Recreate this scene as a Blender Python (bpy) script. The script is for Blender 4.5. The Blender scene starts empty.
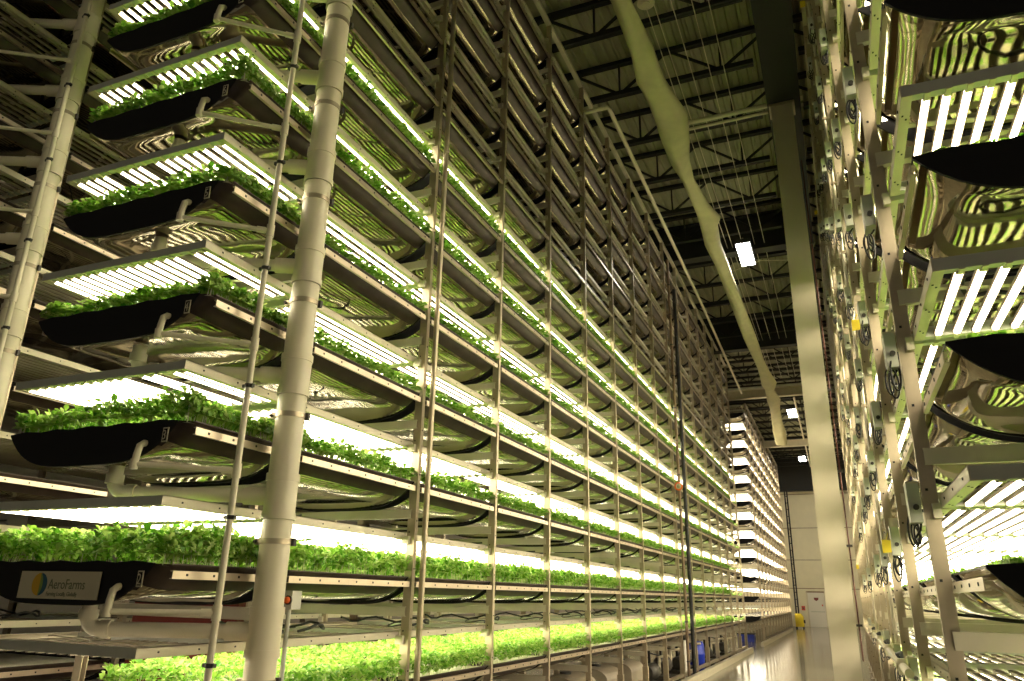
import bpy, math, random
from mathutils import Vector, Matrix, noise
random.seed(7)
C = bpy.context.scene.collection
PI = math.pi
# ------------------------------------------------------------------ camera (fitted to the photograph)
FPX, YAW, PITCH, ROLL = 739.8, 0.4102, 0.3309, 0.0210
CZ = 1.764
def cam_axes():
    cy, sy, cp, sp = math.cos(YAW), math.sin(YAW), math.cos(PITCH), math.sin(PITCH)
    fwd = Vector((-sy*cp, cy*cp, sp)); right = Vector((cy, sy, 0)); up = right.cross(fwd)
    cr, sr = math.cos(ROLL), math.sin(ROLL)
    return cr*right+sr*up, -sr*right+cr*up, fwd
R_, U_, F_ = cam_axes()
def project(p):
    q = Vector(p)-Vector((0, 0, CZ)); d = q.dot(F_)
    if d < .2: return None
    return 512+FPX*q.dot(R_)/d, 340.5-FPX*q.dot(U_)/d, d
cam = bpy.data.cameras.new('camera'); co = bpy.data.objects.new('camera', cam); C.objects.link(co)
cam.sensor_width = 36; cam.lens = FPX/1024*36; cam.clip_start = .05; cam.clip_end = 300
co.matrix_world = Matrix(((R_.x, U_.x, -F_.x, 0), (R_.y, U_.y, -F_.y, 0), (R_.z, U_.z, -F_.z, CZ), (0, 0, 0, 1)))
bpy.context.scene.camera = co
# ------------------------------------------------------------------ materials
def mat(name, col, rough=.5, metal=0, noise_amt=0, nscale=8, bump=0, bscale=20, emit=None, estr=0, spec=None):
    m = bpy.data.materials.new(name); m.use_nodes = True; nt = m.node_tree; b = nt.nodes['Principled BSDF']
    b.inputs['Base Color'].default_value = (*col, 1); b.inputs['Roughness'].default_value = rough
    b.inputs['Metallic'].default_value = metal
    if spec is not None: b.inputs['Specular IOR Level'].default_value = spec
    if emit: b.inputs['Emission Color'].default_value = (*emit, 1); b.inputs['Emission Strength'].default_value = estr
    if noise_amt or bump:
        tc = nt.nodes.new('ShaderNodeTexCoord'); n = nt.nodes.new('ShaderNodeTexNoise')
        n.inputs['Scale'].default_value = nscale; n.inputs['Detail'].default_value = 4
        nt.links.new(tc.outputs['Object'], n.inputs['Vector'])
        if noise_amt:
            r = nt.nodes.new('ShaderNodeValToRGB')
            r.color_ramp.elements[0].position = .3; r.color_ramp.elements[1].position = .7
            r.color_ramp.elements[0].color = (*[c*(1-noise_amt) for c in col], 1)
            r.color_ramp.elements[1].color = (*[min(1, c*(1+noise_amt)) for c in col], 1)
            nt.links.new(n.outputs['Fac'], r.inputs['Fac']); nt.links.new(r.outputs['Color'], b.inputs['Base Color'])
        if bump:
            n2 = nt.nodes.new('ShaderNodeTexNoise'); n2.inputs['Scale'].default_value = bscale
            nt.links.new(tc.outputs['Object'], n2.inputs['Vector'])
            bp = nt.nodes.new('ShaderNodeBump'); bp.inputs['Strength'].default_value = bump; bp.inputs['Distance'].default_value = .02
            nt.links.new(n2.outputs['Fac'], bp.inputs['Height']); nt.links.new(bp.outputs['Normal'], b.inputs['Normal'])
    return m
TUBE_STR = 8.0
M = dict(
    steel=mat('galvanised_steel', (.50, .42, .30), .38, .65, .12, 6),
    cream=mat('cream_steel', (.66, .60, .46), .42, .25, .06, 5),
    grey=mat('grey_aluminium', (.58, .58, .50), .5, .15, .05, 5),
    rail=mat('rail_metal', (.62, .52, .40), .3, .75, .08, 9),
    pvc=mat('cream_pvc', (.84, .76, .57), .35, 0, .04, 3),
    black=mat('black_plastic', (.008, .007, .008), .6, 0, spec=.25),
    rubber=mat('black_rubber', (.012, .012, .012), .55, 0),
    film=mat('tray_film', (.36, .32, .22), .07, 1.0, .2, 3, .06, 5),
    sidefilm=mat('film_edge', (.050, .034, .026), .38, .35, .25, 7),
    film_bright=mat('tray_film_lightened', (.50, .45, .31), .06, 1.0, .2, 3, .06, 5),  # same tray film, colour lightened so the facing rack's undersides look brighter lit
    cloth=mat('grow_cloth', (.55, .52, .42), .9, 0, .1, 30),
    housing=mat('tube_housing', (.16, .125, .08), .5, .1),
    tube=mat('lit_tube', (.9, .9, .85), .4, 0, emit=(1, .87, .63), estr=TUBE_STR),
    tube_off=mat('unlit_tube', (.42, .37, .27), .3, .2),
    concrete=mat('polished_concrete', (.30, .265, .21), .13, 0, .18, 1.3),
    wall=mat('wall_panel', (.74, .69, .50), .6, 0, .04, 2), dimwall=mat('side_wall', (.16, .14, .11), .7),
    deck=mat('roof_deck', (.42, .41, .27), .6, .1, .12, 2),
    joist=mat('black_joist', (.018, .018, .016), .6, 0),
    girder=mat('dark_girder', (.022, .022, .019), .6, 0),
    fabric=mat('duct_fabric', (.62, .58, .36), .85, 0, .08, 3, .3, 4),
    pillar=mat('pillar_paint', (.62, .56, .42), .5, 0, .03, 2),
    yellow=mat('yellow_plastic', (.85, .65, .03), .5),
    red=mat('red_plastic', (.55, .05, .02), .45),
    riser=mat('riser_paint', (.10, .028, .018), .6),
    darkred=mat('dark_red', (.16, .02, .015), .5),
    orange=mat('orange_button', (.9, .16, .03), .4),
    blue=mat('blue_plastic', (.02, .05, .55), .35),
    white=mat('white_paint', (.75, .72, .64), .5),
    brown=mat('brown_board', (.22, .15, .09), .6, 0, .2, 4),
    tank=mat('tank_plastic', (.32, .27, .2), .45, 0, .15, 3),
    dark=mat('dark_machine', (.05, .045, .04), .5, .2, .3, 6),
    paper=mat('sign_paper', (.62, .56, .40), .6),
    ink=mat('sign_ink', (.16, .18, .10), .6),
    logo_y=mat('logo_yellow', (.70, .42, .03), .6), logo_b=mat('logo_blue', (.03, .12, .17), .6), logo_g=mat('logo_green', (.25, .35, .08), .6),
    stem=mat('pale_stem', (.70, .66, .50), .5),
    lamp=mat('highbay_lens', (.9, .9, .9), .4, 0, emit=(1, .97, .9), estr=28),
)
def leaf_material():
    m = bpy.data.materials.new('leaf'); m.use_nodes = True; nt = m.node_tree; b = nt.nodes['Principled BSDF']; out = nt.nodes['Material Output']
    g = nt.nodes.new('ShaderNodeNewGeometry'); r = nt.nodes.new('ShaderNodeValToRGB')
    e = r.color_ramp.elements
    e[0].position = 0; e[0].color = (.09, .32, .015, 1); e[1].position = 1; e[1].color = (.60, .76, .24, 1)
    x = e.new(.5); x.color = (.32, .58, .07, 1)
    nt.links.new(g.outputs['Random Per Island'], r.inputs['Fac']); nt.links.new(r.outputs['Color'], b.inputs['Base Color'])
    b.inputs['Roughness'].default_value = .42
    t = nt.nodes.new('ShaderNodeBsdfTranslucent'); nt.links.new(r.outputs['Color'], t.inputs['Color'])
    mx = nt.nodes.new('ShaderNodeMixShader'); mx.inputs['Fac'].default_value = .42
    nt.links.new(b.outputs[0], mx.inputs[1]); nt.links.new(t.outputs[0], mx.inputs[2]); nt.links.new(mx.outputs[0], out.inputs['Surface'])
    return m
M['leaf'] = leaf_material()
# ------------------------------------------------------------------ mesh builder
class MB:
    def __init__(s): s.v = []; s.f = []; s.m = []; s.sm = []; s.mats = []
    def mi(s, name):
        if name not in s.mats: s.mats.append(name)
        return s.mats.index(name)
    def add(s, vs, fs, m, smooth=False):
        o = len(s.v); s.v += [tuple(v) for v in vs]; k = s.mi(m)
        for f in fs: s.f.append(tuple(o+i for i in f)); s.m.append(k); s.sm.append(smooth)
        return s
    def box(s, a, b, m):
        (x0, y0, z0), (x1, y1, z1) = a, b
        vs = [(x0,y0,z0),(x1,y0,z0),(x1,y1,z0),(x0,y1,z0),(x0,y0,z1),(x1,y0,z1),(x1,y1,z1),(x0,y1,z1)]
        return s.add(vs, [(3,2,1,0),(4,5,6,7),(0,1,5,4),(1,2,6,5),(2,3,7,6),(3,0,4,7)], m)
    def bar(s, p, q, w, h, m, upv=(0, 0, 1)):          # rectangular bar between two points
        p, q = Vector(p), Vector(q); d = (q-p).normalized(); u = Vector(upv)
        if abs(d.dot(u)) > .99: u = Vector((0, 1, 0))
        sx = d.cross(u).normalized(); sz = sx.cross(d).normalized(); vs = []
        for c in (p, q):
            for a, b in ((-1,-1),(1,-1),(1,1),(-1,1)): vs.append(c+sx*a*w/2+sz*b*h/2)
        return s.add(vs, [(0,1,2,3),(7,6,5,4),(0,4,5,1),(1,5,6,2),(2,6,7,3),(3,7,4,0)], m)
    def tube(s, pts, r, m, n=8, caps=True, closed=False):
        pts = [Vector(p) for p in pts]; rs = r if isinstance(r, (list, tuple)) else [r]*len(pts); rings = []; ref = None
        for i, p in enumerate(pts):
            if closed: d = pts[(i+1) % len(pts)]-pts[i-1]
            else: d = pts[min(i+1, len(pts)-1)]-pts[max(i-1, 0)]
            d.normalize()
            if ref is None: ref = Vector((0,0,1)) if abs(d.z) < .9 else Vector((1,0,0))
            a = d.cross(ref); 
            if a.length < 1e-4: a = d.cross(Vector((0,1,0)))
            a.normalize(); b = a.cross(d).normalized(); ref = b
            rings.append([p+(a*math.cos(2*PI*k/n)+b*math.sin(2*PI*k/n))*rs[i] for k in range(n)])
        vs = [v for rg in rings for v in rg]; fs = []
        L = len(pts)
        for i in range(L if closed else L-1):
            j = (i+1) % L
            for k in range(n): fs.append((i*n+k, i*n+(k+1) % n, j*n+(k+1) % n, j*n+k))
        s.add(vs, fs, m, True)
        if caps and not closed:
            s.add(rings[0], [tuple(range(n-1, -1, -1))], m); s.add(rings[-1], [tuple(range(n))], m)
        return s
    def prism(s, poly, y0, y1, m, axis='y', smooth=False):   # polygon in (a,b) extruded along an axis
        def P(a, b, t): return (a, t, b) if axis == 'y' else ((t, a, b) if axis == 'x' else (a, b, t))
        n = len(poly); vs = [P(a, b, y0) for a, b in poly]+[P(a, b, y1) for a, b in poly]
        s.add(vs, [(i, (i+1) % n, n+(i+1) % n, n+i) for i in range(n)], m, smooth)
        return s.add(vs, [tuple(range(n-1, -1, -1)), tuple(range(n, 2*n))], m)
    def join(s, o, off=(0, 0, 0), sz=1):
        base = len(s.v); s.v += [(v[0]+off[0], v[1]+off[1], v[2]*sz+off[2]) for v in o.v]
        mp = [s.mi(n) for n in o.mats]
        s.f += [tuple(base+i for i in f) for f in o.f]; s.m += [mp[k] for k in o.m]; s.sm += o.sm
        return s
    def mesh(s, name):
        me = bpy.data.meshes.new(name); me.from_pydata(s.v, [], s.f); me.update()
        for n in s.mats: me.materials.append(M[n])
        me.polygons.foreach_set('material_index', s.m); me.polygons.foreach_set('use_smooth', s.sm)
        return me
    def build(s, name, parent=None, loc=(0, 0, 0)):
        return link(name, s.mesh(name), parent, loc)
def link(name, data, parent=None, loc=(0, 0, 0)):
    o = bpy.data.objects.new(name, data); C.objects.link(o); o.location = loc
    if parent: o.parent = parent
    return o
def tag(o, label=None, cat=None, group=None, kind=None):
    if label: o['label'] = label
    if cat: o['category'] = cat
    if group: o['group'] = group
    if kind: o['kind'] = kind
    return o
def empty(name, loc, label, cat, group=None):
    o = bpy.data.objects.new(name, None); C.objects.link(o); o.location = loc; o.empty_display_size = .1
    return tag(o, label, cat, group)
def arc(c, r, a0, a1, n, plane='xz'):
    out = []
    for i in range(n+1):
        a = a0+(a1-a0)*i/n; u, v = r*math.cos(a), r*math.sin(a)
        out.append((c[0]+u, c[1], c[2]+v) if plane == 'xz' else ((c[0], c[1]+u, c[2]+v) if plane == 'yz' else (c[0]+u, c[1]+v, c[2])))
    return out
ORD = 'zeroth first second third fourth fifth sixth seventh eighth ninth tenth eleventh twelfth thirteenth fourteenth fifteenth sixteenth seventeenth eighteenth nineteenth twentieth'.split()
def nth(i):
    if i < len(ORD): return ORD[i]
    return {2: 'twenty-', 3: 'thirty-', 4: 'forty-'}[i//10]+ORD[i % 10] if i % 10 else {3: 'thirtieth', 4: 'fortieth'}[i//10]
# ------------------------------------------------------------------ grow modules (one tray + one light panel + one crop per bay and tier)
S = 1.75; TIER = .84; Z0 = 1.023                      # bay pitch, tier pitch, height of the lowest tray's side rail
LN, LB = .90, 1.63                                    # length of an end module and of a full bay
W2, DEP = .81, .235                                   # tray half width, trough depth
def sect(u):                                          # trough section, u in -1..1
    return DEP*abs(u)**4.2
def trough_mb(L, nu=30, nv=18, seed=0, wav=1.0, chamfer=False, skirt=True):
    b = MB(); vs = []
    ys = [-L/2+L*j/nv for j in range(nv+1)]
    if chamfer: ys = [-L/2, -L/2+.012, -L/2+.03, -L/2+.055, -L/2+.085]+[-L/2+.085+(L-.085)*j/nv for j in range(1, nv+1)]; nv = len(ys)-1
    for j in range(nv+1):
        y = ys[j]; q = (y+L/2)
        wj = W2-(.095*(1-math.sqrt(max(0, 1-(1-min(1, q/.085))**2))) if chamfer else 0)
        tb = min(1, min(q, L-q)/.12); pw = 4.2+4.2*tb; dp = DEP-.045*tb
        for i in range(nu+1):
            t = -1+2*i/nu; u = math.copysign(abs(t)**.72, t)
            n = noise.noise(Vector((u*2.2+seed*9, y*3.1, seed))) + .5*noise.noise(Vector((u*6+seed*5, y*7, 4)))
            edge = min(1, (1-abs(u))*5)
            sag = .012*math.cos(PI*y/L)
            vs.append((u*(wj if u > 0 else W2), y, DEP-dp*(1-abs(u)**pw)+edge*(n*.005*wav-sag*.6)))
    k = nu+1
    F = [(j*k+i, (j+1)*k+i, (j+1)*k+i+1, j*k+i+1) for j in range(nv) for i in range(nu)]
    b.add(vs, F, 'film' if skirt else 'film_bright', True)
    if skirt:                                          # dark plastic skirt up the sides of the trough
        kk = b.mi('sidefilm')
        for q, f in enumerate(F):
            if sum(vs[i][2] for i in f)/4 > DEP*.42: b.m[q] = kk
    return b
def end_plate_mb(n=24, cut=0):
    b = MB(); poly = []; wr, wl = W2+.004-cut, W2+.004
    for i in range(n+1):
        t = -1+2*i/n; u = math.copysign(abs(t)**.72, t); poly.append((u*(wr if u > 0 else wl), sect(u)-.006))
    for i in range(11): poly.append((wr-(wr+wl)*i/10, DEP+.004+(.012 if i % 2 else 0)))
    return b.prism(poly, -.008, .008, 'black')
def tray_rail_mb(L, sg, cut=0):
    b = MB(); x = sg*(W2-.002); y0 = -L/2+cut; y1 = L/2
    b.box((min(x, x+sg*.022), y0, DEP-.040), (max(x, x+sg*.022), y1, DEP-.036), 'rail')
    b.box((min(x+sg*.018, x+sg*.022), y0, DEP-.078), (max(x+sg*.018, x+sg*.022), y1, DEP-.04), 'rail')
    b.box((min(x, x+sg*.022), y0, DEP-.082), (max(x, x+sg*.022), y1, DEP-.078), 'rail')
    b.box((min(x, x+sg*.006), y0, DEP-.004), (max(x, x+sg*.006), y1, DEP+.004), 'sidefilm')
    k = max(3, int(L/.21))
    for i in range(k):
        y = y0+(i+.5)*(y1-y0)/k
        b.box((x+sg*.022-.003, y-.007, DEP-.065), (x+sg*.022+.003, y+.007, DEP-.051), 'rubber')
    return b
def cloth_mb(L):
    b = MB(); n = 6; b.add([(-W2+.012, -L/2+.01, DEP-.012), (W2-.012, -L/2+.01, DEP-.012), (W2-.012, L/2-.01, DEP-.012), (-W2+.012, L/2-.01, DEP-.012)], [(0,1,2,3)], 'cloth')
    return b
PW = .80                                              # panel half width
NT = 17
def tube_one_mb(L, lit):
    b = MB(); r = .0155; m = 'tube' if lit else 'tube_off'
    b.box((-.020, -L/2, .006), (.020, L/2, .016), 'housing')
    for q in (-1, 1): b.box((min(q*.018, q*.020), -L/2+.012, .000), (max(q*.018, q*.020), L/2-.012, .006), 'housing')
    pr = [(-.0145, .004), (-.0135, -.005), (-.007, -.012), (.007, -.012), (.0135, -.005), (.0145, .004)]
    b.prism(pr, -L/2+.012, L/2-.012, m)
    b.box((-.0155, -L/2-.006, -.0125), (.0155, -L/2+.012, .012), 'cream'); b.box((-.0155, L/2-.012, -.0125), (.0155, L/2+.006, .012), 'cream')
    return b
def tube_x(i, rk='A'): return -PW+.105+.0815*i if rk == 'R' else -PW+.065+(2*PW-.13)*i/(NT-1)
def side_rail_mb(L, sg):
    b = MB(); x0 = sg*PW; xi = x0-sg*.045
    b.box((min(x0, x0-sg*.005), -L/2, .0), (max(x0, x0-sg*.005), L/2, .055), 'cream')
    b.box((min(x0, xi), -L/2, -.004), (max(x0, xi), L/2, .001), 'cream'); b.box((min(x0, xi), -L/2, .05), (max(x0, xi), L/2, .055), 'cream')
    k = max(2, int(L/.3))
    for i in range(k):
        for dx in (.014, .03):
            y = -L/2+(i+.4)*L/k+dx*2
            b.box((x0-sg*dx-.004, y-.006, -.006), (x0-sg*dx+.004, y+.006, -.003), 'rubber')
        y = -L/2+(i+.5)*L/k
        b.box((x0+sg*.001-.003, y-.005, .02), (x0+sg*.001+.003, y+.005, .03), 'rubber')
    return b
def end_bar_mb(rk='A'):
    b = MB(); b.box((-PW+.006, -.022, -.002), (PW-.006, .022, .053), 'grey')
    for i in range(NT+(rk == 'R')): b.box((tube_x(i, rk)-.011, -.024, -.008), (tube_x(i, rk)+.011, .024, -.002), 'cream')
    return b
def strap_mb(L):
    b = MB(); z = .032
    b.bar((-PW+.05, -L*.18, z), (PW-.05, L*.18+.0, z), .035, .006, 'cream'); b.bar((-PW+.05, L*.18, z+.007), (PW-.05, -L*.18, z+.007), .035, .006, 'cream')
    return b
def cable_mb(L, seed):
    b = MB(); rnd = random.Random(seed); pts = []
    x0 = rnd.uniform(-.2, .15); r = rnd.uniform(.26, .36)
    for k in range(17):
        a = -.4+k*3.9/16+seed
        pts.append((x0+r*1.25*math.cos(a)*1.1, r*math.sin(a)*1.2*min(1, L/1.4), .075+.05*math.sin(k*.7)**2))
    b.tube(pts, .011, 'rubber', 6); pts2 = [(x0+.3+.25*math.cos(k*.5), -L*.3+L*.05*k, .07+.02*math.sin(k)) for k in range(9)]
    return b.tube(pts2, .007, 'rubber', 5)
def leaf(b, p, yaw, tilt, ln, wd, fold, curl, lim=None):
    d = Vector((math.cos(yaw)*math.cos(tilt), math.sin(yaw)*math.cos(tilt), math.sin(tilt)))
    sx = Vector((-math.sin(yaw), math.cos(yaw), 0)); nz = sx.cross(d)*-1
    p = Vector(p); vs = []
    for t, w, dn in ((0, .22, 0), (.5, 1, curl*.25), (1, .45, curl)):
        for sgn in (-1, 0, 1):
            vs.append(p+d*(ln*t)+sx*(sgn*w*wd/2)+Vector((0, 0, -dn*ln))+nz*(abs(sgn)*fold*wd*w))
    if lim: vs = [Vector((max(-lim[0], min(lim[0], v.x)), max(-lim[1], min(lim[1], v.y)), v.z)) for v in vs]
    if lim: vs = [Vector((v.x, v.y, max(v.z, .006))) for v in vs]
    if lim: vs = [Vector((v.x, v.y, max(v.z, lim[2]))) if abs(v.x) > lim[3] or abs(v.y) > lim[4] else v for v in vs]
    b.add(vs, [(0,1,4,3),(1,2,5,4),(3,4,7,6),(4,5,8,7)], 'leaf', True)
def crop_mb(L, n, seed, size=(.028, .055), h=.17, stems=180, inset=0):
    """unit crop: about h tall at scale 1, its foot at z 0"""
    b = MB(); rnd = random.Random(seed); wx, wy = W2-.02-inset, L/2-.01-inset; lim = (W2+(.01 if L < 1 else .05)-inset*1.8, L/2+(.03 if L < 1 else .022), .046, W2-.03, L/2-.04)
    for k in range(n):
        e = rnd.random()
        if e < .30:   x = rnd.choice((-1, 1))*(wx+rnd.uniform(-.07, .03)); y = rnd.uniform(-wy, wy)
        elif e < .46: y = rnd.choice((-1, 1))*(wy+rnd.uniform(-.07, .02)); x = rnd.uniform(-wx, wx)
        else:         x = rnd.uniform(-wx, wx); y = rnd.uniform(-wy, wy)
        top = h*(.78+.34*noise.noise(Vector((x*3.3+seed, y*3.3, seed*.7)))+.18*noise.noise(Vector((x*11, y*11, seed))))
        ed = min((wx-abs(x))/.1, (wy-abs(y))/.1, 1); ed = max(ed, 0)
        if ed < 1: z = rnd.uniform(.22 if ed < .4 else .5, 1)*top
        else: z = top*rnd.uniform(.78, 1.05)
        yaw = rnd.uniform(0, 2*PI)
        if ed < .5 and rnd.random() < .6:
            if (wx-abs(x)) < (wy-abs(y)): yaw = (0 if x > 0 else PI)+rnd.uniform(-1, 1)
            else: yaw = (PI/2 if y > 0 else -PI/2)+rnd.uniform(-1, 1)
        ln = rnd.uniform(*size)
        leaf(b, (x, y, z-.01), yaw, rnd.uniform(-.35, .95), ln, ln*rnd.uniform(.7, 1), rnd.uniform(.05, .3), rnd.uniform(0, .5), lim)
    for k in range(stems):
        if rnd.random() < .8: x = rnd.choice((-1, 1))*(wx+rnd.uniform(-.03, .006)); y = rnd.uniform(-wy, wy)
        else: y = rnd.choice((-1, 1))*(wy+rnd.uniform(-.03, -.01)); x = rnd.uniform(-wx, wx)
        q = (x-math.copysign(rnd.uniform(0, .02), x), y-math.copysign(rnd.uniform(0, .02), y), h*rnd.uniform(.35, .6))
        b.tube([(x, y, .003), q], .0022, 'stem', 3, caps=False)
    return b
# shared meshes
ME = {}
def me(key, fn):
    if key not in ME: ME[key] = fn().mesh(key if isinstance(key, str) else '_'.join(str(k) for k in key))
    return ME[key]
CROP = {}
def crop_mesh(near, v, rk='A'):
    if rk == 'R': return me(('crop_low', near, v), lambda: crop_mb(LN if near else LB, 5200, 70+v, (.022, .04), .06, 0, .05))
    if near: return me(('crop_end', v), lambda: crop_mb(LN, 6500, 40+v, (.028, .056)))
    return me(('crop', v), lambda: crop_mb(LB, 5200, 10+v, (.028, .055)))
CROPH = [1.35, 1.5, 1.25, 1.0, .9, 1.2, 1.0]          # crop height by tier
RACKS = {   # outer tray edge x, panel outer x, sign of depth, first post y, near end y, posts outer/inner x, bays, lit tiers, panel dz
 'A': dict(xt=-3.56, xp=-3.655, sg=-1, y0=4.29, yn=3.28, px=(-3.62, -3.54), bays=15, lit=range(0, 7), dz=.365, tiers=12, name='white-pipe rack'),
 'R': dict(xt=.472, xp=.466, sg=1, y0=4.15, yn=3.19, px=(.392, .460), bays=12, lit=range(0, 8), dz=.335, tiers=12, name='junction-box rack'),
 'B': dict(xt=-3.56, xp=-3.655, sg=-1, y0=37.4, yn=36.4, px=(-3.62, -3.54), bays=11, lit=range(0, 11), dz=.365, tiers=12, name='rack by the end wall'),
 'C': dict(xt=-7.02, xp=-7.13, sg=-1, y0=4.29, yn=3.28, px=(-7.08, -7.00), bays=6, lit=(), dz=.365, tiers=10, name='dark unlit rack'),
}
mods = []
for rk, r in RACKS.items():
    for lv in range(r['tiers']):
        for bay in range(-1, r['bays']):
            near = bay < 0
            L = LN if near else LB
            yc = r['yn']+L/2 if near else r['y0']+S*(bay+.5)
            xc = r['xt']+r['sg']*W2; z = Z0+TIER*lv
            pts = [project((xc+sx*W2, yc+sy*L/2, z+dz)) for sx in (-1, 1) for sy in (-1, 1) for dz in (-.2, .45)]
            if any(p is None for p in pts): area = 0
            else:
                xs = [p[0] for p in pts]; ys = [p[1] for p in pts]
                x0, x1, y0_, y1 = max(0, min(xs)), min(1024, max(xs)), max(0, min(ys)), min(681, max(ys))
                area = max(0, x1-x0)*max(0, y1-y0_)
            w = 1
            if rk == 'R' and bay >= 2: w = .12
            if rk == 'B': w = .5 if near else .12
            if rk == 'C': w = .3
            mods.append(dict(rk=rk, lv=lv, bay=bay, near=near, L=L, yc=yc, xc=xc, z=z, area=area, score=area*w))
vis = [m for m in mods if m['area'] > 0]
for m in vis: m['bare'] = m['rk'] == 'A' and m['near'] and m['lv'] == 0   # lowest tier: no tray in front of the first upright
vis.sort(key=lambda m: -m['score'])
single = vis[:285]; rest = vis[285:]
def where(m):
    r = RACKS[m['rk']]
    b = 'front end' if m['near'] else nth(m['bay']+1)+' bay'
    return nth(m['lv']+1)+' tier', b+' of the '+r['name']
def detail(m): return (m['rk'] == 'A' and m['bay'] <= 2) or (m['rk'] == 'R' and m['bay'] <= 1)
gone = random.Random(3)
for m in single:
    r = RACKS[m['rk']]; lv = m['lv']; lit = lv in r['lit']; L = m['L']; near = m['near']; k = 'end' if near else 'bay'
    tier, bay = where(m); v = (lv*5+m['bay']*3) % 3
    base = m['z']+.03-DEP
    t = None if m['bare'] else empty('grow_tray', (m['xc'], m['yc'], base), f'black-ended grow tray on the {tier}, {bay}', 'tray', 'grow trays of the '+r['name'])
    if t:
        ch = near and m['rk'] == 'A'
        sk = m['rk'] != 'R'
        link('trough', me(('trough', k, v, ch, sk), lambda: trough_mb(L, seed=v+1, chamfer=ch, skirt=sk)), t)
        for sg in (-1, 1): link('side_rail', me(('tray_rail', k, sg, ch), lambda: tray_rail_mb(L, sg, .05 if ch else 0)), t)
        link('end_plate', me(('end_plate', ch), lambda: end_plate_mb(cut=.09 if ch else 0)), t, (0, -(L/2-.004), 0))
        link('end_plate', me(('end_plate', False), end_plate_mb), t, (0, L/2-.004, 0))
        link('grow_cloth', me(('cloth', k), lambda: cloth_mb(L)), t)
    # light panel
    PL = L+.02 if near else S-.012
    yc = m['yc'] if not near else r['yn']+PL/2-.01
    st = 'lit' if lit else 'dark'
    p = empty('light_panel', (r['xp']+r['sg']*PW, yc, m['z']+r['dz']), f'{st} tube light panel over the {tier}, {bay}', 'light panel', 'light panels of the '+r['name'])
    if detail(m):
        for sg in (-1, 1): link('side_rail', me(('panel_rail', k, sg, round(PL, 2)), lambda: side_rail_mb(PL, sg)), p)
        for sy in (-1, 1): link('end_bar', me(('end_bar', m['rk']), lambda: end_bar_mb(m['rk'])), p, (0, sy*(PL/2-.024), 0))
        link('brace', me(('strap', k), lambda: strap_mb(PL)), p)
        if not near or m['rk'] == 'R': link('power_cable', me(('cable', k, v), lambda: cable_mb(PL, v)), p)
        for i in range(NT+(m['rk'] == 'R')):
            if m['rk'] == 'A' and gone.random() < .07 and 1 < i < NT-2: continue
            link('light_tube', me(('tube', k, lit, round(PL, 2)), lambda: tube_one_mb(PL-.1, lit)), p, (tube_x(i, m['rk']), 0, .006))
    else:
        def frame():
            b = side_rail_mb(PL, 1).join(side_rail_mb(PL, -1)); e = end_bar_mb()
            b.join(e, (0, PL/2-.024, 0)).join(e, (0, -PL/2+.024, 0)).join(strap_mb(PL))
            return b if near else b.join(cable_mb(PL, v))
        def tubes():
            b = MB(); q = tube_one_mb(PL-.1, lit)
            for i in range(NT): b.join(q, (tube_x(i), 0, .006))
            return b
        link('frame', me(('pframe', k, v), frame), p); link('tube_row', me(('tubes', k, lit, round(PL, 2)), tubes), p)
    if lit and m['rk'] != 'B' and not m['bare']:
        hsc = CROPH[lv] if lv < 7 else .8
        if m['rk'] == 'R': hsc = 1
        if near and m['rk'] == 'A' and lv > 1: hsc *= 1.15
        g = link('leafy_greens', crop_mesh(near, v, m['rk']), None, (m['xc'], m['yc'], base+DEP-.012))
        g.scale = (1, 1, hsc)
        tag(g, f'leafy green crop filling the {tier} tray, {bay}', 'greens', 'crops of the '+r['name'], 'stuff')
# everything smaller: one object per kind
ft, fp, fc = MB(), MB(), MB()
cache = {}
def low(key, fn):
    if key not in cache: cache[key] = fn()
    return cache[key]
def low_panel(PL, lit):
    b = MB()
    for sg in (-1, 1): b.box((sg*(PW-.01)-.01, -PL/2, 0), (sg*(PW-.01)+.01, PL/2, .055), 'cream')
    for sy in (-1, 1): b.box((-PW, sy*(PL/2-.02)-.02, 0), (PW, sy*(PL/2-.02)+.02, .053), 'grey')
    for i in range(NT):
        b.box((tube_x(i)-.0165, -PL/2+.04, 0.010), (tube_x(i)+.0165, PL/2-.04, .024), 'housing')
        b.box((tube_x(i)-.0145, -PL/2+.045, -.006), (tube_x(i)+.0145, PL/2-.045, .009), 'tube' if lit else 'tube_off')
    return b
def low_tray(L):
    b = trough_mb(L, 14, 3, 1, .6)
    for sg in (-1, 1): b.box((sg*W2-.006, -L/2, DEP-.075), (sg*W2+.006, L/2, DEP), 'rail')
    e = end_plate_mb(12); b.join(e, (0, -L/2, 0)).join(e, (0, L/2, 0))
    return b.join(cloth_mb(L))
for m in rest:
    r = RACKS[m['rk']]; lv = m['lv']; lit = lv in r['lit']; k = 'end' if m['near'] else 'bay'; L = m['L']; PL = L+.02 if m['near'] else S-.012
    if m['rk'] == 'C' and lv == 0: lit = True
    ft.join(low(('t', k), lambda: low_tray(L)), (m['xc'], m['yc'], m['z']+.03-DEP))
    fp.join(low(('p', k, lit), lambda: low_panel(PL, lit)), (r['xp']+r['sg']*PW, m['yc'], m['z']+r['dz']))
    if lit and m['rk'] != 'B': fc.join(low(('c', k), lambda: crop_mb(L, 420, 5, (.05, .08), stems=0)), (m['xc'], m['yc'], m['z']+.018), .42 if m['rk'] == 'R' else .8)
tag(ft.build('grow_trays'), 'small distant grow trays deep in the racks towards the end wall', 'trays', None, 'stuff')
tag(fp.build('light_panels'), 'small distant light panels deep in the racks towards the end wall', 'light panels', None, 'stuff')
tag(fc.build('leafy_greens'), 'thin distant rows of greens deep in the racks towards the end wall', 'greens', None, 'stuff')
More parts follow.
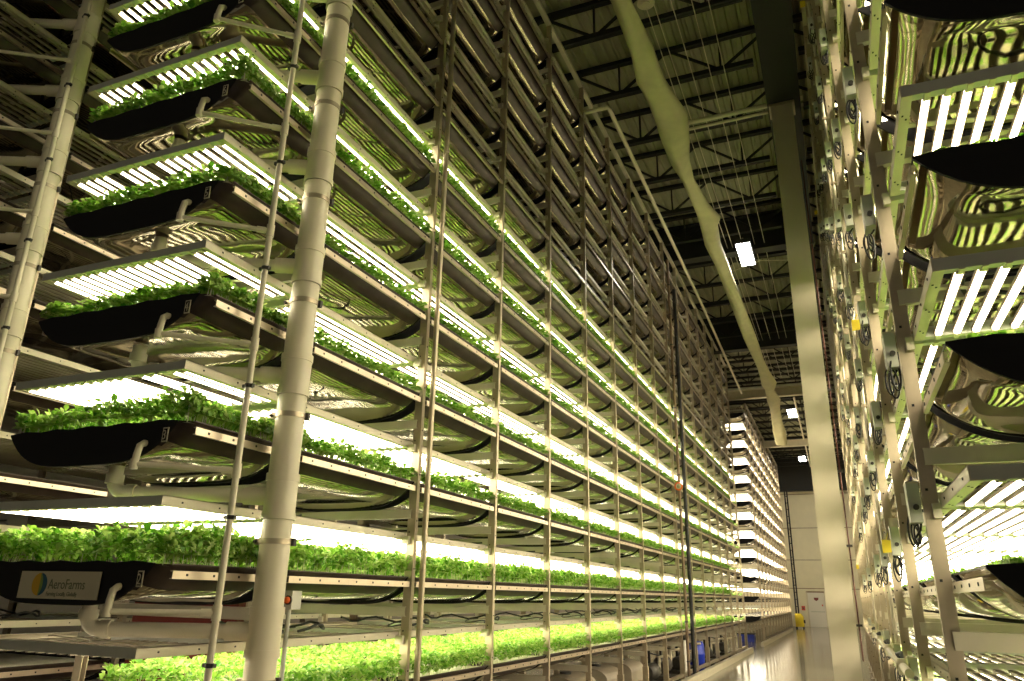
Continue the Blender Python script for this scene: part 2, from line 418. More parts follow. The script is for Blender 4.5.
# ------------------------------------------------------------------ rack frames
def upright_mb(h, w, outer):
    b = MB(); x0, x1 = -w/2, w/2
    b.box((x0, -.025, 0), (x1, -.021, h), 'steel'); b.box((x0, .021, 0), (x1, .025, h), 'steel')
    if outer > 0: b.box((x1-.004, -.021, 0), (x1, .021, h), 'steel')
    else: b.box((x0, -.021, 0), (x0+.004, .021, h), 'steel')
    b.box((x0-.01, -.04, 0), (x1+.01, .04, .55), 'steel'); b.box((x0-.05, -.09, 0), (x1+.05, .09, .012), 'steel')
    for i in range(int(h/.42)):
        z = .6+i*.42
        b.box((x0+.018, -.029, z), (x0+.030, -.024, z+.012), 'rubber')
        xo = x1 if outer > 0 else x0
        b.box((xo-.004, -.006, z+.1), (xo+.004, .006, z+.112), 'rubber')
    return b
LABEL_RACK = {'A': 'tall steel growing rack with the fat white drain pipe at its end',
 'R': 'tall steel growing rack with grey junction boxes and black cable loops',
 'B': 'distant growing rack standing beyond the gap, nearest the end wall', 'C': 'dark unlit growing rack behind the second white drain pipe'}
TOP = Z0+TIER*11+.72
for rk, r in RACKS.items():
    sg = r['sg']; px = sum(r['px'])/2; w = abs(r['px'][1]-r['px'][0])
    top = TOP if rk != 'C' else Z0+TIER*10+.2
    root = empty('grow_rack', (px, r['y0'], 0), LABEL_RACK[rk], 'rack')
    nb = r['bays']; um = upright_mb(top, w, -sg).mesh('upright_'+rk)
    D = 1.68
    beam = MB()
    far = px+sg*(D+w)
    b = MB(); xa, xb = 0, sg*(D+w)
    xl, xr = min(xa, xb), max(xa, xb)
    beam.box((xl, -.045, -.04), (xr, -.040, .04), 'cream'); beam.box((xl, -.045, .036), (xr, .045, .04), 'cream'); beam.box((xl, -.045, -.04), (xr, -.005, -.036), 'cream')
    bm = beam.mesh('cross_beam'); bcount = 0; restb = MB()
    for i in range(nb+1):
        link('upright', um, root, (0, S*i, 0))
        link('upright', um, root, (far-px, S*i, 0)).rotation_euler.z = PI
        for lv in range(-1, r['tiers']-1):
            z = Z0+TIER*lv+.582
            if rk in 'AR' and bcount < 96 and i <= 8: link('cross_beam', bm, root, (0, S*i, z)); bcount += 1
            else: restb.join(beam, (0, S*i, z))
    o = restb.build('cross_beams', root); o['kind'] = 'stuff'
    # foot ties and aisle-side saddle brackets
    fb = MB()
    for i in range(nb+1):
        for lv in range(r['tiers']):
            z = Z0+TIER*lv+r['dz']-.03
            x = -sg*0
            bw = .037 if rk == 'R' else .07; fb.box((min(0, sg*bw), S*i-.06, z-.02), (max(0, sg*bw), S*i-.026, z+.05), 'cream')
    o = fb.build('panel_bracket', root); o['kind'] = 'stuff'
    tb = MB(); tb.box((-w/2, 0, .10), (w/2, S*nb, .16), 'steel'); tb.build('foot_tie', root)
    tt = MB(); tt.box((-w/2, 0, top-.06), (w/2, S*nb, top), 'cream'); tt.build('head_tie', root)
# ------------------------------------------------------------------ big drain pipe and thin feed pipe at a rack end
def ring(b, c, r, z0, z1, m): b.tube([(c[0], c[1], z0), (c[0], c[1], z1)], r, m, 20)
def drain(xp, yp, xc, lo, hi, label, r0=.098):
    d = empty('drain_pipe', (xp, yp, 0), label, 'pipe')
    b = MB(); b.tube([(0, 0, 0), (0, 0, 9.6)], r0, 'pvc', 24); b.build('pipe', d)
    for lv in range(lo, hi):
        zz = Z0+TIER*lv; z = zz-.352
        c = MB(); ring(c, (0, 0), r0+.006, z-.15, z+.15, 'pvc'); ring(c, (0, 0), r0+.012, z+.10, z+.15, 'pvc'); ring(c, (0, 0), r0+.012, z-.15, z-.10, 'pvc')
        c.build('coupling', d)
        k = MB(); ring(k, (0, 0), r0+.005, zz+.18, zz+.215, 'steel'); k.box((-r0-.035, -.05, zz+.178), (-r0+.01, -.015, zz+.218), 'steel')
        k.tube([(-r0-.022, -.07, zz+.198), (-r0-.022, .0, zz+.198)], .010, 'dark', 6); k.box((r0-.02, .05, zz+.175), (r0+.012, .075, zz+.225), 'dark'); k.build('hose_clamp', d)
        s = MB(); ex, ey = xc-xp, 3.50-yp; r = .046
        dirv = Vector((ex, ey, 0)).normalized()
        p0 = dirv*(r0-.02); e = Vector((ex, ey, 0)); pts = [p0+Vector((0, 0, z)), e-dirv*.08+Vector((0, 0, z))]
        for q in range(1, 6):
            a = q/5*PI/2; pts.append(e-dirv*.08+dirv*.08*math.sin(a)+Vector((0, 0, z+.08*(1-math.cos(a)))))
        pts.append(Vector((ex, ey, z+(.172 if xp > -5 else .125)))); s.tube(pts, r, 'pvc', 14)
        s.tube([p0+Vector((0, 0, z)), p0+dirv*.16+Vector((0, 0, z))], r+.012, 'pvc', 14)
        s.tube([(ex, ey, z+.055), (ex, ey, z+.115)], r+.012, 'pvc', 14)
        s.tube([e-dirv*.15+Vector((0, 0, z)), e-dirv*.09+Vector((0, 0, z))], r+.010, 'pvc', 14); s.build('branch_pipe', d)
    return d
drain(-3.395, 3.995, -4.37, 0, 11, 'fat white drain pipe with couplings at the end of the lit rack')
drain(-6.74, 4.02, -7.83, 2, 10, 'dim fat drain pipe before the dark unlit rack')
def feed(xp, yp, xc, ytray, lo, hi, label):
    d = empty('feed_pipe', (xp, yp, 0), label, 'pipe')
    b = MB(); b.tube([(0, 0, 0), (0, 0, 9.4)], .0215, 'pvc', 12); b.build('pipe', d)
    for lv in range(lo, hi):
        zz = Z0+TIER*lv; z = zz-.235; dx, dy = xc-xp, ytray-.06-yp
        s = MB(); s.tube([(0, 0, z), (dx, dy, z)], .0175, 'pvc', 10); s.tube([(dx, dy, z-.03), (dx, dy, z+.03)], .024, 'pvc', 10)
        s.tube([(0, 0, z-.045), (0, 0, z+.045)], .028, 'pvc', 12)
        q = Vector((-dx, -dy, 0)).normalized(); s.tube([q*-.03+Vector((0, 0, z)), q*-.09+Vector((0, 0, z))], .023, 'pvc', 10)
        s.tube([(dx, dy, z), (dx+.004, dy+.003, z+.06), (dx+.006, dy+.012, z+.115), (dx+.006, dy+.04, z+.135), (dx+.006, dy+.050, z+.135)], .021, 'pvc', 10)
        s.build('branch_pipe', d)
        k = MB(); k.tube([(0, 0, z-.30), (0, 0, z-.275)], .026, 'dark', 10); k.box((-.045, -.012, z-.298), (-.015, .012, z-.277), 'dark'); k.box((.015, -.012, z-.298), (.04, .012, z-.277), 'dark'); k.build('clamp', d)
feed(-3.44, 3.61, -3.88, 3.28, 0, 11, 'thin cream feed pipe with side branches before the white drain pipe')
feed(-6.43, 3.80, -7.3, 3.28, 2, 10, 'thin dim feed pipe before the dark unlit rack')
# number plates on the tray ends and the sign
def text(name, body, size, matn, parent, M4, sx=1, ext=.0006):
    cu = bpy.data.curves.new(name, 'FONT'); cu.body = body; cu.size = size; cu.extrude = ext; cu.align_x = 'LEFT'; cu.resolution_u = 3
    cu.materials.append(M[matn]); tmp = bpy.data.objects.new('tmp', cu); C.objects.link(tmp)
    bpy.context.view_layer.update(); dg = bpy.context.evaluated_depsgraph_get()
    m_ = bpy.data.meshes.new_from_object(tmp.evaluated_get(dg)); bpy.data.objects.remove(tmp); bpy.data.curves.remove(cu)
    o = link(name, m_, parent); o.matrix_local = M4 @ Matrix.Diagonal((sx, 1, 1, 1)); return o
def front(x, y, z): return Matrix.Translation((x, y, z)) @ Matrix.Rotation(PI/2, 4, 'X')
for lv in range(1, 7):
    z = Z0+TIER*lv; d = empty('number_plate', (-3.72, 3.266, z-.055), f'small number plate on the front tray end, {nth(lv+1)} tier', 'plate', 'number plates on the tray ends')
    b = MB(); b.box((-.022, 0, -.045), (.022, .005, .045), 'paper'); b.build('plate', d)
    b = MB(); b.box((-.015, -.002, -.037), (.015, .001, .037), 'black'); b.build('plate_face', d)
    text('lettering', str(lv+1), .085, 'paper', d, front(-.020, -.003, -.030), .8)
sg_ = empty('rack_sign', (-4.385, 3.266, 1.765), 'cream paper sign with leaf logo on the second-tier tray end', 'sign')
sg_.rotation_euler.x = 0
b = MB(); b.box((-.35, -.003, -.08), (.35, .003, .079), 'paper'); b.build('sheet', sg_)
b = MB()
def ell(cx, cz, rx, rz, a0, a1, m, y=-.006, n=20, inner=None):
    o = [(cx+rx*math.cos(a0+(a1-a0)*i/n), cz+rz*math.sin(a0+(a1-a0)*i/n)) for i in range(n+1)]
    i_ = [(cx+inner*rx*math.cos(a0+(a1-a0)*i/n), cz+rz*math.sin(a0+(a1-a0)*i/n)) for i in range(n+1)] if inner is not None else [(cx, cz)]
    poly = o+list(reversed(i_)) if inner is not None else o
    b.prism(poly, y, -.003, m)
ell(-.165, .003, .066, .066, PI/2, 3*PI/2, 'logo_y', n=18, inner=-.05)
ell(-.165, .003, .066, .066, -PI/2, PI/2, 'logo_b', n=18, inner=.35)
ell(-.165, .003, .030, .060, -PI/2, PI/2, 'logo_g', y=-.007, n=14, inner=.2)
b.build('logo', sg_)
text('lettering', 'AeroFarms', .082, 'ink', sg_, front(-.085, -.004, -.022), .86)
text('lettering', 'Farming Locally, Globally', .034, 'ink', sg_, front(-.09, -.004, -.062), .78)
# ------------------------------------------------------------------ emergency stop, conduits on the racks
d = empty('emergency_stop', (-3.485, 4.33, 1.70), 'small grey box with an orange stop button beside the white drain pipe', 'switch')
b = MB(); b.box((-.045, -.05, -.06), (.045, .05, .06), 'grey'); b.build('housing', d)
b = MB(); b.tube([(.02, -.05, 0), (.02, -.062, 0)], .03, 'dark', 14); b.tube([(.02, -.06, 0), (.02, -.08, 0), (.02, -.086, 0)], [.022, .022, .012], 'orange', 14); b.build('button', d)
b = MB(); b.tube([(-.01, .0, -1.68), (-.01, 0, -.06)], .016, 'grey', 10); b.build('conduit', d)
def vpipe(name, x, y, z0, z1, r, m, label, cat, brk=.8, brm='dark'):
    d = empty(name, (x, y, 0), label, cat); b = MB(); b.tube([(0, 0, z0), (0, 0, z1)], r, m, 12); b.build('pipe', d)
    k = MB(); z = z0+.4; k.tube([(0, 0, 0), (0, 0, .03)], r+.007, brm, 10); k.box((-.036, -.01, 0), (0, .01, .03), brm); km = k.mesh('clip')
    while z < z1: link('clip', km, d, (0, 0, z)); z += brk
vpipe('conduit', -3.485, 4.29+S+.064, .02, 10.9, .027, 'steel', 'grey conduit running up the second upright of the lit rack', 'conduit', .84, 'steel')
vpipe('standpipe', -3.44, 19.0, 0, 9.8, .045, 'rubber', 'black standpipe running up the face of the lit rack', 'pipe', 1.0)
vpipe('standpipe', -3.44, 18.3, 0, 10.4, .035, 'brown', 'brown standpipe next to the black standpipe on the lit rack', 'pipe', .84)
d = empty('tier_marker', (-3.40, 18.0, 4.30), 'small round orange marker on the face of the lit rack', 'marker')
b = MB(); b.tube([(0, .02, 0), (0, 0, 0)], .10, 'orange', 18); b.build('disc', d); b = MB(); b.tube([(0, 0, 0), (0, -.01, 0)], .065, 'paper', 18); b.build('face', d)
text('lettering', '6', .13, 'ink', d, front(-.036, -.012, -.045))
# ------------------------------------------------------------------ junction boxes, cable loops, tags on the facing rack
def loops(seed):
    rnd = random.Random(seed); b = MB()
    for q in range(3):
        r = rnd.uniform(.03, .065); c = (rnd.uniform(-.03, .03), rnd.uniform(-.05, .08), -.12-rnd.uniform(0, .08)); tl = rnd.uniform(-.6, .6); pts = []
        for k in range(14):
            a = 2*PI*k/14*1.0; pts.append((c[0]*.6-.01+r*math.cos(a)*math.cos(tl)*.4, c[1]+r*math.cos(a)*math.sin(tl), c[2]+r*1.35*math.sin(a)))
        b.tube(pts, .005, 'rubber', 5, closed=True)
    pts = [(.02, 0, -.09)]
    for k in range(1, 9): pts.append((.005+.015*math.sin(k*1.3+seed), .02*k, -.09-.10*math.sin(k/8*PI)+.06*k/8))
    b.tube(pts, .006, 'rubber', 5)
    return b
jb_cover = MB().box((-.027, -.06, -.09), (.027, .06, .10), 'grey').box((-.029, -.061, .094), (.029, .061, .104), 'cream').mesh('cover')
jb_knob = MB().tube([(.004, -.06, -.02), (.004, -.078, -.02)], .014, 'dark', 10).mesh('knob')
lp = [loops(i).mesh('cable_loop') for i in range(4)]
for i in range(8):
    for lv in range(0, 10):
        y = 4.15+S*i; z = Z0+TIER*lv+.30; p = project((.36, y, z))
        if p is None or not (0 < p[0] < 1024 and -10 < p[1] < 690): continue
        if i >= 4 and (i*7+lv*3) % 5 < 2: continue
        d = empty('junction_box', (.355, y+.03+(.05 if (i+lv) % 3 == 0 else 0), z+(.06 if (i*3+lv) % 4 == 1 else 0)), f'grey junction box with black cable loops, {nth(lv+1)} tier, {nth(i+1)} upright of its rack', 'junction box', 'junction boxes on the facing rack')
        link('cover', jb_cover, d); link('knob', jb_knob, d); link('cable_loop', lp[(i*3+lv*5) % 4], d)
TAGS = [(1, 2.13), (8, 2.47), (1, 3.75), (6, 9.2), (2, 8.34), (1, 1.12)]
for i, z in TAGS:
    lv = max(0, int((z-Z0+.2)/TIER))
    d = empty('cable_tag', (.294, 4.15+S*i-.045, z), f'yellow tag on the {nth(lv+1)} tier, {nth(i+1)} upright of the junction-box rack', 'tag', 'yellow tags on the facing rack')
    b = MB(); b.prism([(-.028, -.045), (.028, -.04), (.03, .04), (-.026, .045)], -.003, .003, 'yellow'); b.build('card', d); b = MB(); b.tube([(0, 0, .04), (.02, .01, .09)], .003, 'yellow', 5); b.build('tie', d)
cclip = MB().box((-.022, -.022, 0), (.03, .022, .03), 'steel').mesh('clip')
for i in (2, 5):
    d = empty('conduit', (.372, 4.15+S*i+.30, 0), f'slim cream conduit up the rack face behind its {nth(i+1)} upright', 'conduit', 'slim conduits on the facing rack')
    b = MB(); b.tube([(0, 0, 0), (0, 0, 10.6)], .016, 'cream', 8); b.build('pipe', d)
    for lv in range(12): link('clip', cclip, d, (0, 0, Z0+TIER*lv+.05))
# low service pipe along the facing rack
d = empty('service_pipe', (.270, 4.9, 1.40), 'horizontal cream pipe with black hose low on the junction-box rack', 'pipe')
b = MB(); b.tube([(0, 0, 0), (0, 9, 0)], .024, 'pvc', 12); b.build('pipe', d)
fm = MB().tube([(0, 0, -.045), (0, 0, .045)], .03, 'pvc', 10).tube([(-.035, .03, 0), (.04, .03, 0)], .02, 'steel', 8).mesh('fitting')
hm = MB().tube([(.02, .4, .0), (-.01, .28, .05), (.01, .08, .07), (.0, -.06, .01)], .010, 'rubber', 6).mesh('hose')
for k in range(5): link('fitting', fm, d, (0, .5+1.75*k, 0))
for k in range(4): link('hose', hm, d, (0, .6+1.75*k, 0))
# ------------------------------------------------------------------ pillar
d = empty('pillar', (-.105, 13.6, 0), 'cream square steel pillar standing in the aisle', 'pillar'); d['kind'] = 'structure'
b = MB(); w = .20
b.box((-w, -.2, 0), (w, -.175, 11.1), 'pillar'); b.box((-w, .175, 0), (w, .2, 11.1), 'pillar'); b.box((-.02, -.175, 0), (.02, .175, 11.1), 'pillar'); b.box((-.30, -.30, 0), (.30, .30, .03), 'steel'); b.box((-.24, -.24, 11.06), (.24, .24, 11.1), 'steel')
b.build('shaft', d)
b = MB(); b.tube([(w+.04, -.1, .9), (w+.04, -.1, 9.8)], .011, 'riser', 8)
for z in (1.4, 2.6, 3.8, 5.2, 6.6, 8.0): b.box((w-.02, -.12, z), (w+.09, -.08, z+.035), 'dark')
b.build('sprinkler_riser', d)
# ------------------------------------------------------------------ room shell
def struct(name, b, label=None):
    o = b.build(name); o['kind'] = 'structure'
    if label: o['label'] = label
    return o
X0, X1, Y0, Y1, ZR = -16, 8, -5, 61, 12.15
struct('floor', MB().box((X0, Y0, -.2), (X1, Y1, 0), 'concrete'), 'glossy polished concrete floor')
b = MB(); b.box((X0, Y1, 0), (X1, Y1+.2, ZR+.4), 'wall')
for z in (2.6, 4.6, 6.9, 9.4): b.box((X0, Y1-.012, z), (X1, Y1, z+.05), 'brown')
for k in range(10): b.box((X0+k*2.4, Y1-.008, 2.65), (X0+k*2.4+.02, Y1, ZR), 'wall')
struct('wall_far', b, 'cream panelled end wall')
struct('wall_left', MB().box((X0-.2, Y0, 0), (X0, Y1, ZR+.4), 'dimwall')); struct('wall_right', MB().box((X1, Y0, 0), (X1+.2, Y1, ZR+.4), 'wall'))  # left wall colour darkened to keep the gaps behind the racks in shade
b = MB(); x = X0; vs = []
while x < X1:
    vs += [(x, ZR), (x+.10, ZR), (x+.125, ZR+.06), (x+.175, ZR+.06), (x+.2, ZR)]; x += .2
n = len(vs); b.add([(a, Y0, z) for a, z in vs]+[(a, Y1, z) for a, z in vs], [(i, i+1, n+i+1, n+i) for i in range(n-1)], 'deck')
b.box((X0, Y0, ZR+.1), (X1, Y1, ZR+.2), 'deck')
struct('ceiling', b, 'ribbed metal roof deck')
# joists
def joist_mb(x0, x1, zb, zt, nb):
    b = MB()
    for dy in (-.035, .035): b.box((x0, dy-.03, zt-.09), (x1, dy+.025, zt), 'joist'); b.box((x0+.4, dy-.03, zb), (x1-.4, dy+.025, zb+.10), 'joist')
    st = (x1-x0)/nb
    for i in range(nb):
        a = x0+st*i; m_ = a+st/2
        b.bar((a+.02, 0, zt-.05), (m_, 0, zb+.05), .045, .045, 'joist'); b.bar((m_, 0, zb+.05), (a+st-.02, 0, zt-.05), .045, .045, 'joist'); b.bar((m_, 0, zb+.05), (m_, 0, zt-.05), .035, .035, 'joist')
    return b
jm1 = joist_mb(X0, -.1, 0, .84, 8).mesh('joist'); jm2 = joist_mb(-.1, X1, 0, .84, 4).mesh('joist')
ny = 0
y = 7.06
while y < Y1-1:
    ny += 1
    if abs(y-19.9) > .5 and abs(y-28.5) > .5:
        for nm, jm in (('over the lit racks', jm1), ('beyond the pillar line', jm2)):
            o = link('roof_joist', jm, None, (0, y, 11.30)); tag(o, f'black open-web roof joist {nm}, {nth(ny)} from the camera end', 'joist', 'black roof joists')
    y += 1.74
def ibeam(axis, lo, hi, c, z0, z1, wd, m):
    b = MB(); fz = .03
    def bx(a, q0, q1, zz0, zz1):
        if axis == 'x': b.box((lo, a[0], zz0), (hi, a[1], zz1), m)
        else: b.box((a[0], lo, zz0), (a[1], hi, zz1), m)
    bx((c-wd/2, c+wd/2), 0, 0, z0, z0+fz); bx((c-wd/2, c+wd/2), 0, 0, z1-fz, z1); bx((c-.012, c+.012), 0, 0, z0+fz, z1-fz)
    return b
tag(ibeam('y', Y0, Y1, -.06, 11.1, 12.1, .62, 'girder').build('roof_girder'), 'long dark roof girder carried by the square pillar', 'girder')
tag(ibeam('x', X0, -.4, 19.9, 11.0, 12.1, .35, 'girder').build('roof_girder'), 'deep dark girder crossing the aisle, first before the hanging lamp', 'girder')
tag(ibeam('x', X0, -.4, 28.5, 10.9, 12.1, .35, 'girder').build('roof_girder'), 'deep dark girder crossing the aisle beyond the hanging lamp', 'girder')
tag(ibeam('x', X0, -.4, 36.4, 10.95, 11.4, .3, 'cream').build('roof_girder'), 'pale beam crossing the aisle near the end of the fabric duct', 'girder')
tag(ibeam('x', -4.5, -.4, 47.5, 10.6, 11.0, .3, 'cream').build('roof_girder'), 'short pale beam under the roof beyond the fabric duct', 'girder')
tag(ibeam('x', X0, X1, 60.5, 9.6, 12.1, .5, 'joist').build('roof_girder'), 'dark band added in place of roof joists above the end wall', 'girder')  # one dark beam added to stand in for the dense dark joists here
# pipes near the roof
def run(name, pts, r, m, label, cat, group=None, n=10):
    o = MB().tube(pts, r, m, n).build(name); return tag(o, label, cat, group)
run('roof_pipe', [(-2.4, 13.45, 11.15), (.3, 13.45, 11.15)], .05, 'pvc', 'cream pipe crossing the roof at the pillar top', 'pipe')
run('roof_pipe', [(-2.4, 13.75, 11.2), (.3, 13.75, 11.2)], .035, 'pvc', 'thinner cream pipe beside the one at the pillar top', 'pipe')
run('roof_pipe', [(-3.75, 12.0, 10.9), (-3.27, 12.0, 10.9), (-3.25, 12.1, 10.9), (-3.27, 16, 10.9), (-3.3, 23, 10.9), (-3.45, 35, 10.9)], .045, 'pvc', 'long cream pipe running along the rack tops with a bent end', 'pipe')
run('roof_pipe', [(-5, 34.2, 10.9), (-.3, 34.2, 10.9)], .05, 'grey', 'grey pipe crossing the aisle before the pale beam', 'pipe')
run('roof_pipe', [(-1.25, 37, 11.0), (-1.35, 58, 11.0)], .045, 'cream', 'cream pipe running to the end wall beside the far hanging lamps', 'pipe')
run('roof_pipe', [(-2.3, 21.2, 11.0), (-1.2, 20.8, 11.1), (-.2, 20.9, 11.0)], .012, 'pvc', 'thin slack cable sagging across the dark girder', 'cable')
for k, x in enumerate((-2.02, -1.88, -1.60, -1.28, -1.02)):
    run('roof_wire', [(x, 8, 11.22), (x+.02, 34, 11.22)], .009, 'pvc', 'thin pale wires running along under the roof joists', 'wire', 'thin wires under the roof', 5)
d = empty('ceiling_disc', (-2.0, 9.95, 11.28), 'round pale disc fixed under the nearest joists', 'sensor')
b = MB(); b.tube([(0, 0, 0), (0, 0, -.06)], [.13, .15], 'pvc', 18); b.build('cover', d); b = MB(); b.tube([(0, 0, -.06), (0, 0, -.09)], .07, 'pvc', 14); b.build('lens', d)
# fabric duct: a slack tube hanging under the joists
pts = [(8.0, -2.2, .26, 10.35), (8.78, -2.14, .30, 10.3), (9.95, -2.10, .40, 10.3), (10.7, -2.14, .50, 10.3), (11.35, -2.09, .52, 10.32), (11.9, -2.02, .62, 10.28), (12.7, -2.1, .60, 10.22), (13.5, -2.16, .40, 10.3), (14.3, -2.15, .26, 10.32), (15.4, -2.06, .36, 10.3), (16.1, -1.98, .52, 10.25), (16.6, -2.06, .44, 10.3), (17.6, -2.14, .42, 10.3), (19, -2.1, .36, 10.3), (22, -2.08, .40, 10.3), (25, -2.05, .44, 10.25), (28, -2.02, .38, 10.3), (30, -2.0, .44, 10.3), (31.2, -1.95, .62, 10.2), (32.5, -2.05, .40, 10.3), (34, -2.0, .58, 10.2), (36, -2.1, .46, 10.25), (38.4, -2.2, .56, 10.2), (39.9, -2.22, .66, 9.95), (40.6, -2.22, .62, 9.55)]
b = MB(); vs = []; n = 14
for j, (y, x, w, z) in enumerate(pts):
    tw = .5*math.sin(j*1.9)
    for k in range(n):
        a = 2*PI*k/n; u, v = w/2*math.cos(a), (.13 if j < len(pts)-1 else .2)*math.sin(a)*(1+.4*math.sin(3*a+j))
        vs.append((x+u*math.cos(tw)-v*math.sin(tw), y, z+u*math.sin(tw)*.6+v*math.cos(tw)))
b.add(vs, [(j*n+k, j*n+(k+1) % n, (j+1)*n+(k+1) % n, (j+1)*n+k) for j in range(len(pts)-1) for k in range(n)], 'fabric', True)
d = empty('fabric_duct', (0, 0, 0), 'slack cream fabric air duct hanging along under the roof', 'duct'); b.build('sleeve', d)
b = MB()
for (y, x, w, z) in pts[::3]: b.tube([(x, y, z), (x, y, 11.34)], .006, 'steel', 5)
b.build('hanger', d)
# high-bay lamps
for (x, y, w, l, lab) in ((-1.51, 19.53, .35, 1.45, 'lit rectangular high-bay lamp hanging nearest, beside the fabric duct'), (-1.55, 40.7, .40, 1.8, 'lit high-bay lamp hanging just past the end of the fabric duct'), (-1.75, 54.9, .42, 1.8, 'lit high-bay lamp hanging farthest off, close to the end wall')):
    d = empty('highbay_lamp', (x, y, 11.1), lab, 'lamp', 'high-bay lamps'); d.location.z = 10.80 if y < 30 else 11.1; b = MB(); b.box((-w/2-.03, -l/2-.03, -.02), (w/2+.03, l/2+.03, .10), 'dark'); b.build('housing', d)
    b = MB(); b.box((-w/2, -l/2, -.035), (w/2, l/2, -.021), 'lamp'); b.build('lens', d)
    b = MB(); 
    for sy in (-.5, .5): b.tube([(0, sy, .1), (0, sy, .25)], .01, 'steel', 6)
    b.build('hanger', d)
# ------------------------------------------------------------------ end wall: door, alarm, mast lift
d = empty('door_1', (-2.02, Y1-.03, 0), 'white exit door in the end wall', 'door'); d['kind'] = 'structure'
b = MB(); b.box((-.56, -.02, 0), (.56, .03, 2.34), 'white'); b.build('leaf', d)
b = MB(); b.box((-.66, -.03, 0), (-.56, .03, 2.44), 'pillar'); b.box((.56, -.03, 0), (.66, .03, 2.44), 'pillar'); b.box((-.66, -.03, 2.34), (.66, .03, 2.44), 'brown'); b.build('frame', d)
b = MB(); b.box((-.45, -.07, 1.0), (.5, -.02, 1.08), 'grey'); b.build('push_bar', d)
b = MB(); b.prism([(-.16, 2.0), (.16, 2.0), (.14, 1.86), (0, 1.76), (-.14, 1.86)], -.03, -.02, 'darkred'); b.build('door_sign', d)
b = MB(); b.box((.34, -.035, 1.42), (.42, -.02, 1.54), 'red'); b.build('handle_plate', d)
d = empty('fire_alarm', (-2.95, Y1-.05, 1.25), 'small red alarm box on the end wall between lift and door', 'alarm'); b = MB(); b.box((-.12, -.05, -.14), (.12, .05, .16), 'red'); b.build('box', d); b = MB(); b.box((-.05, -.07, -.05), (.05, -.05, .05), 'dark'); b.build('pull', d)
d = empty('rolling_door_track', (-1.22, 58.6, 0), 'grey upright guard panel beside the exit door', 'guard'); b = MB(); b.box((-.12, -.6, .03), (.05, .9, 2.55), 'grey'); b.build('panel', d); b = MB(); b.box((-.2, -.65, 0), (.12, .95, .05), 'steel'); b.build('foot', d)
d = empty('mast_lift', (-3.05, 56.6, 0), 'yellow lift truck with tall black mast before the end wall', 'lift')
b = MB(); b.prism([(-.26, .12), (.26, .12), (.26, .75), (.12, .95), (-.26, .95)], -.45, .45, 'yellow'); b.build('body', d)
b = MB(); b.box((-.22, -.06, .4), (-.12, .06, 9.1), 'black'); b.box((-.07, -.06, .4), (.03, .06, 9.1), 'black')
for k in range(18): b.box((-.13, -.02, .9+k*.46), (-.06, .02, .95+k*.46), 'black')
b.build('mast', d)
for sx in (-.22, .22):
    for sy in (-.32, .32): b = MB(); b.tube([(sx-.04, sy, .12), (sx+.04, sy, .12)], .12, 'rubber', 12); b.build('wheel', d)
b = MB(); b.box((.22, -.3, .35), (.36, -.1, .55), 'dark'); b.build('battery_box', d)
# ------------------------------------------------------------------ kerb boards, floor clutter under the lit rack
for (y0, y1, lab) in ((12.0, 29.5, 'long low kerb board on the floor along the lit rack'), (33.2, 52.0, 'low kerb board on the floor along the rack by the end wall')):
    d = empty('kerb_board', (-3.28, y0, 0), lab, 'kerb'); b = MB(); b.box((-.05, 0, .0), (.05, y1-y0, .16), 'cream'); b.build('board', d)
    b = MB()
    k = .6
    while k < y1-y0: b.bar((-.15, k, .0), (-.05, k, .12), .05, .02, 'steel'); k += 1.75
    b.build('bracket', d)
def tank(x, y, w, h, l, label, m='tank'):
    d = empty('nutrient_tank', (x, y, 0), label, 'tank', 'tanks under the lit rack'); poly = [(-w/2, .05)]+[(-w/2*math.cos(PI*i/12), h*.72+h*.28*math.sin(PI*i/12)) for i in range(13)]+[(w/2, .05)]
    b = MB(); b.prism(poly, -l/2, l/2, m); b.build('body', d); b = MB(); b.tube([(0, 0, h-.02), (0, 0, h+.03)], .09, 'dark', 14); b.build('lid', d); b = MB(); b.box((-w/2, -l/2, 0), (w/2, l/2, .05), 'dark'); b.build('skid', d)
for k, y in enumerate((8.7, 10.3, 11.9, 13.5, 15.1)): tank(-4.15, y, .7, .62, 1.0, f'brown round-topped tank under the lit rack, {nth(k+1)} of the row')
d = empty('barrel', (-4.05, 22.6, 0), 'blue plastic barrel on the floor under the lit rack', 'barrel')
b = MB(); b.tube([(0, 0, 0), (0, 0, .04), (0, 0, .28), (0, 0, .3), (0, 0, .33), (0, 0, .56), (0, 0, .6)], [.22, .25, .26, .275, .26, .25, .22], 'blue', 20); b.build('drum', d); b = MB(); b.tube([(0, 0, .6), (0, 0, .63)], .23, 'blue', 20); b.build('lid', d)
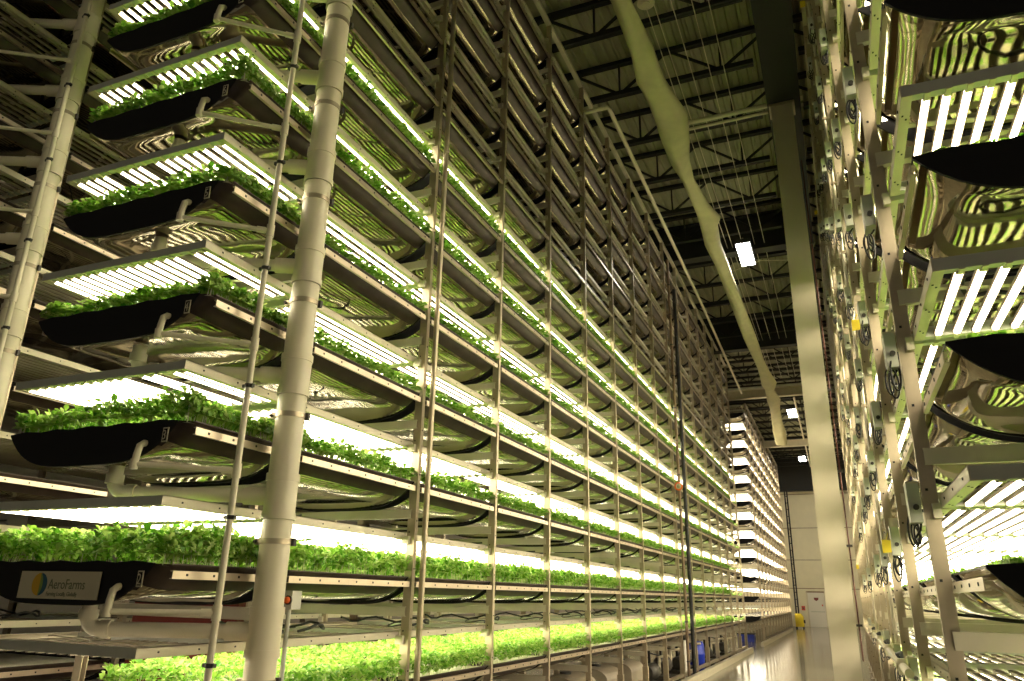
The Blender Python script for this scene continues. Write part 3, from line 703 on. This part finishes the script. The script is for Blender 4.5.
def pump(x, y, s, label):
    d = empty('pump', (x, y, 0), label, 'pump', 'pumps under the lit rack')
    b = MB(); b.box((-.25*s, -.3*s, 0), (.25*s, .3*s, .08), 'dark'); b.build('base', d)
    b = MB(); b.tube([(0, -.28*s, .25*s), (0, -.2*s, .25*s), (0, .22*s, .25*s), (0, .28*s, .25*s)], [.1*s, .15*s, .15*s, .09*s], 'dark', 14); b.build('motor', d)
    b = MB(); b.tube([(.1*s, .3*s, .2*s), (.1*s, .3*s, .5*s), (.3*s, .3*s, .52*s)], .035, 'pvc', 10); b.tube([(-.1*s, .3*s, .2*s), (-.1*s, .3*s, .6*s)], .03, 'black', 10); b.build('riser', d)
    b = MB(); b.tube([(0, .3*s, .25*s), (.1, .5*s, .4*s), (.05, .6*s, .5*s), (-.1, .4*s, .55*s)], .018, 'rubber', 8); b.build('hose', d)
for k, (y, s) in enumerate(((17.0, 1.1), (18.6, 1.2), (20.0, 1.0), (21.4, 1.2), (24.2, 1), (25.8, 1.1), (27.6, 1.0))): pump(-4.0-.1*(k % 2), y, s, f'dark pump with pipes under the lit rack, {nth(k+1)} after the brown tanks')
d = empty('water_filter', (-3.78, 19.6, 0), 'white upright filter cartridge under the lit rack', 'filter'); b = MB(); b.tube([(0, 0, 0), (0, 0, .75), (0, 0, .8)], [.07, .07, .04], 'white', 14); b.build('cartridge', d); b = MB(); b.tube([(0, 0, .8), (0, 0, .86)], .085, 'dark', 14); b.build('cap', d)
d = empty('storage_bin', (-6.2, 6.3, 0), 'dark red bin behind the lit rack', 'bin'); b = MB(); b.box((-.7, -.25, 0), (.7, .25, 1.66), 'darkred'); b.build('body', d); b = MB(); b.box((-.73, -.28, 1.66), (.73, .28, 1.70), 'darkred'); b.build('lid', d)
d = empty('blue_bin', (-4.3, 37.0, 0), 'blue bin under the near end of the rack by the end wall', 'bin'); b = MB(); b.box((-.35, -.3, 0), (.35, .3, .30), 'blue'); b.build('body', d); b = MB(); b.box((-.38, -.33, .30), (.38, .33, .35), 'dark'); b.build('lid', d)
# ------------------------------------------------------------------ world and colour
w = bpy.data.worlds.new('world'); bpy.context.scene.world = w; w.use_nodes = True
w.node_tree.nodes['Background'].inputs[0].default_value = (1, .92, .70, 1); w.node_tree.nodes['Background'].inputs[1].default_value = .07
sc = bpy.context.scene
sc.view_settings.view_transform = 'Standard'; sc.view_settings.look = 'None'; sc.view_settings.gamma = 1; sc.view_settings.use_curve_mapping = False
sc.view_settings.exposure = .85
cy = sc.cycles
cy.use_denoising = True; cy.max_bounces = 7; cy.diffuse_bounces = 4; cy.glossy_bounces = 4; cy.transmission_bounces = 2
cy.caustics_reflective = False; cy.caustics_refractive = False; cy.sample_clamp_indirect = 6
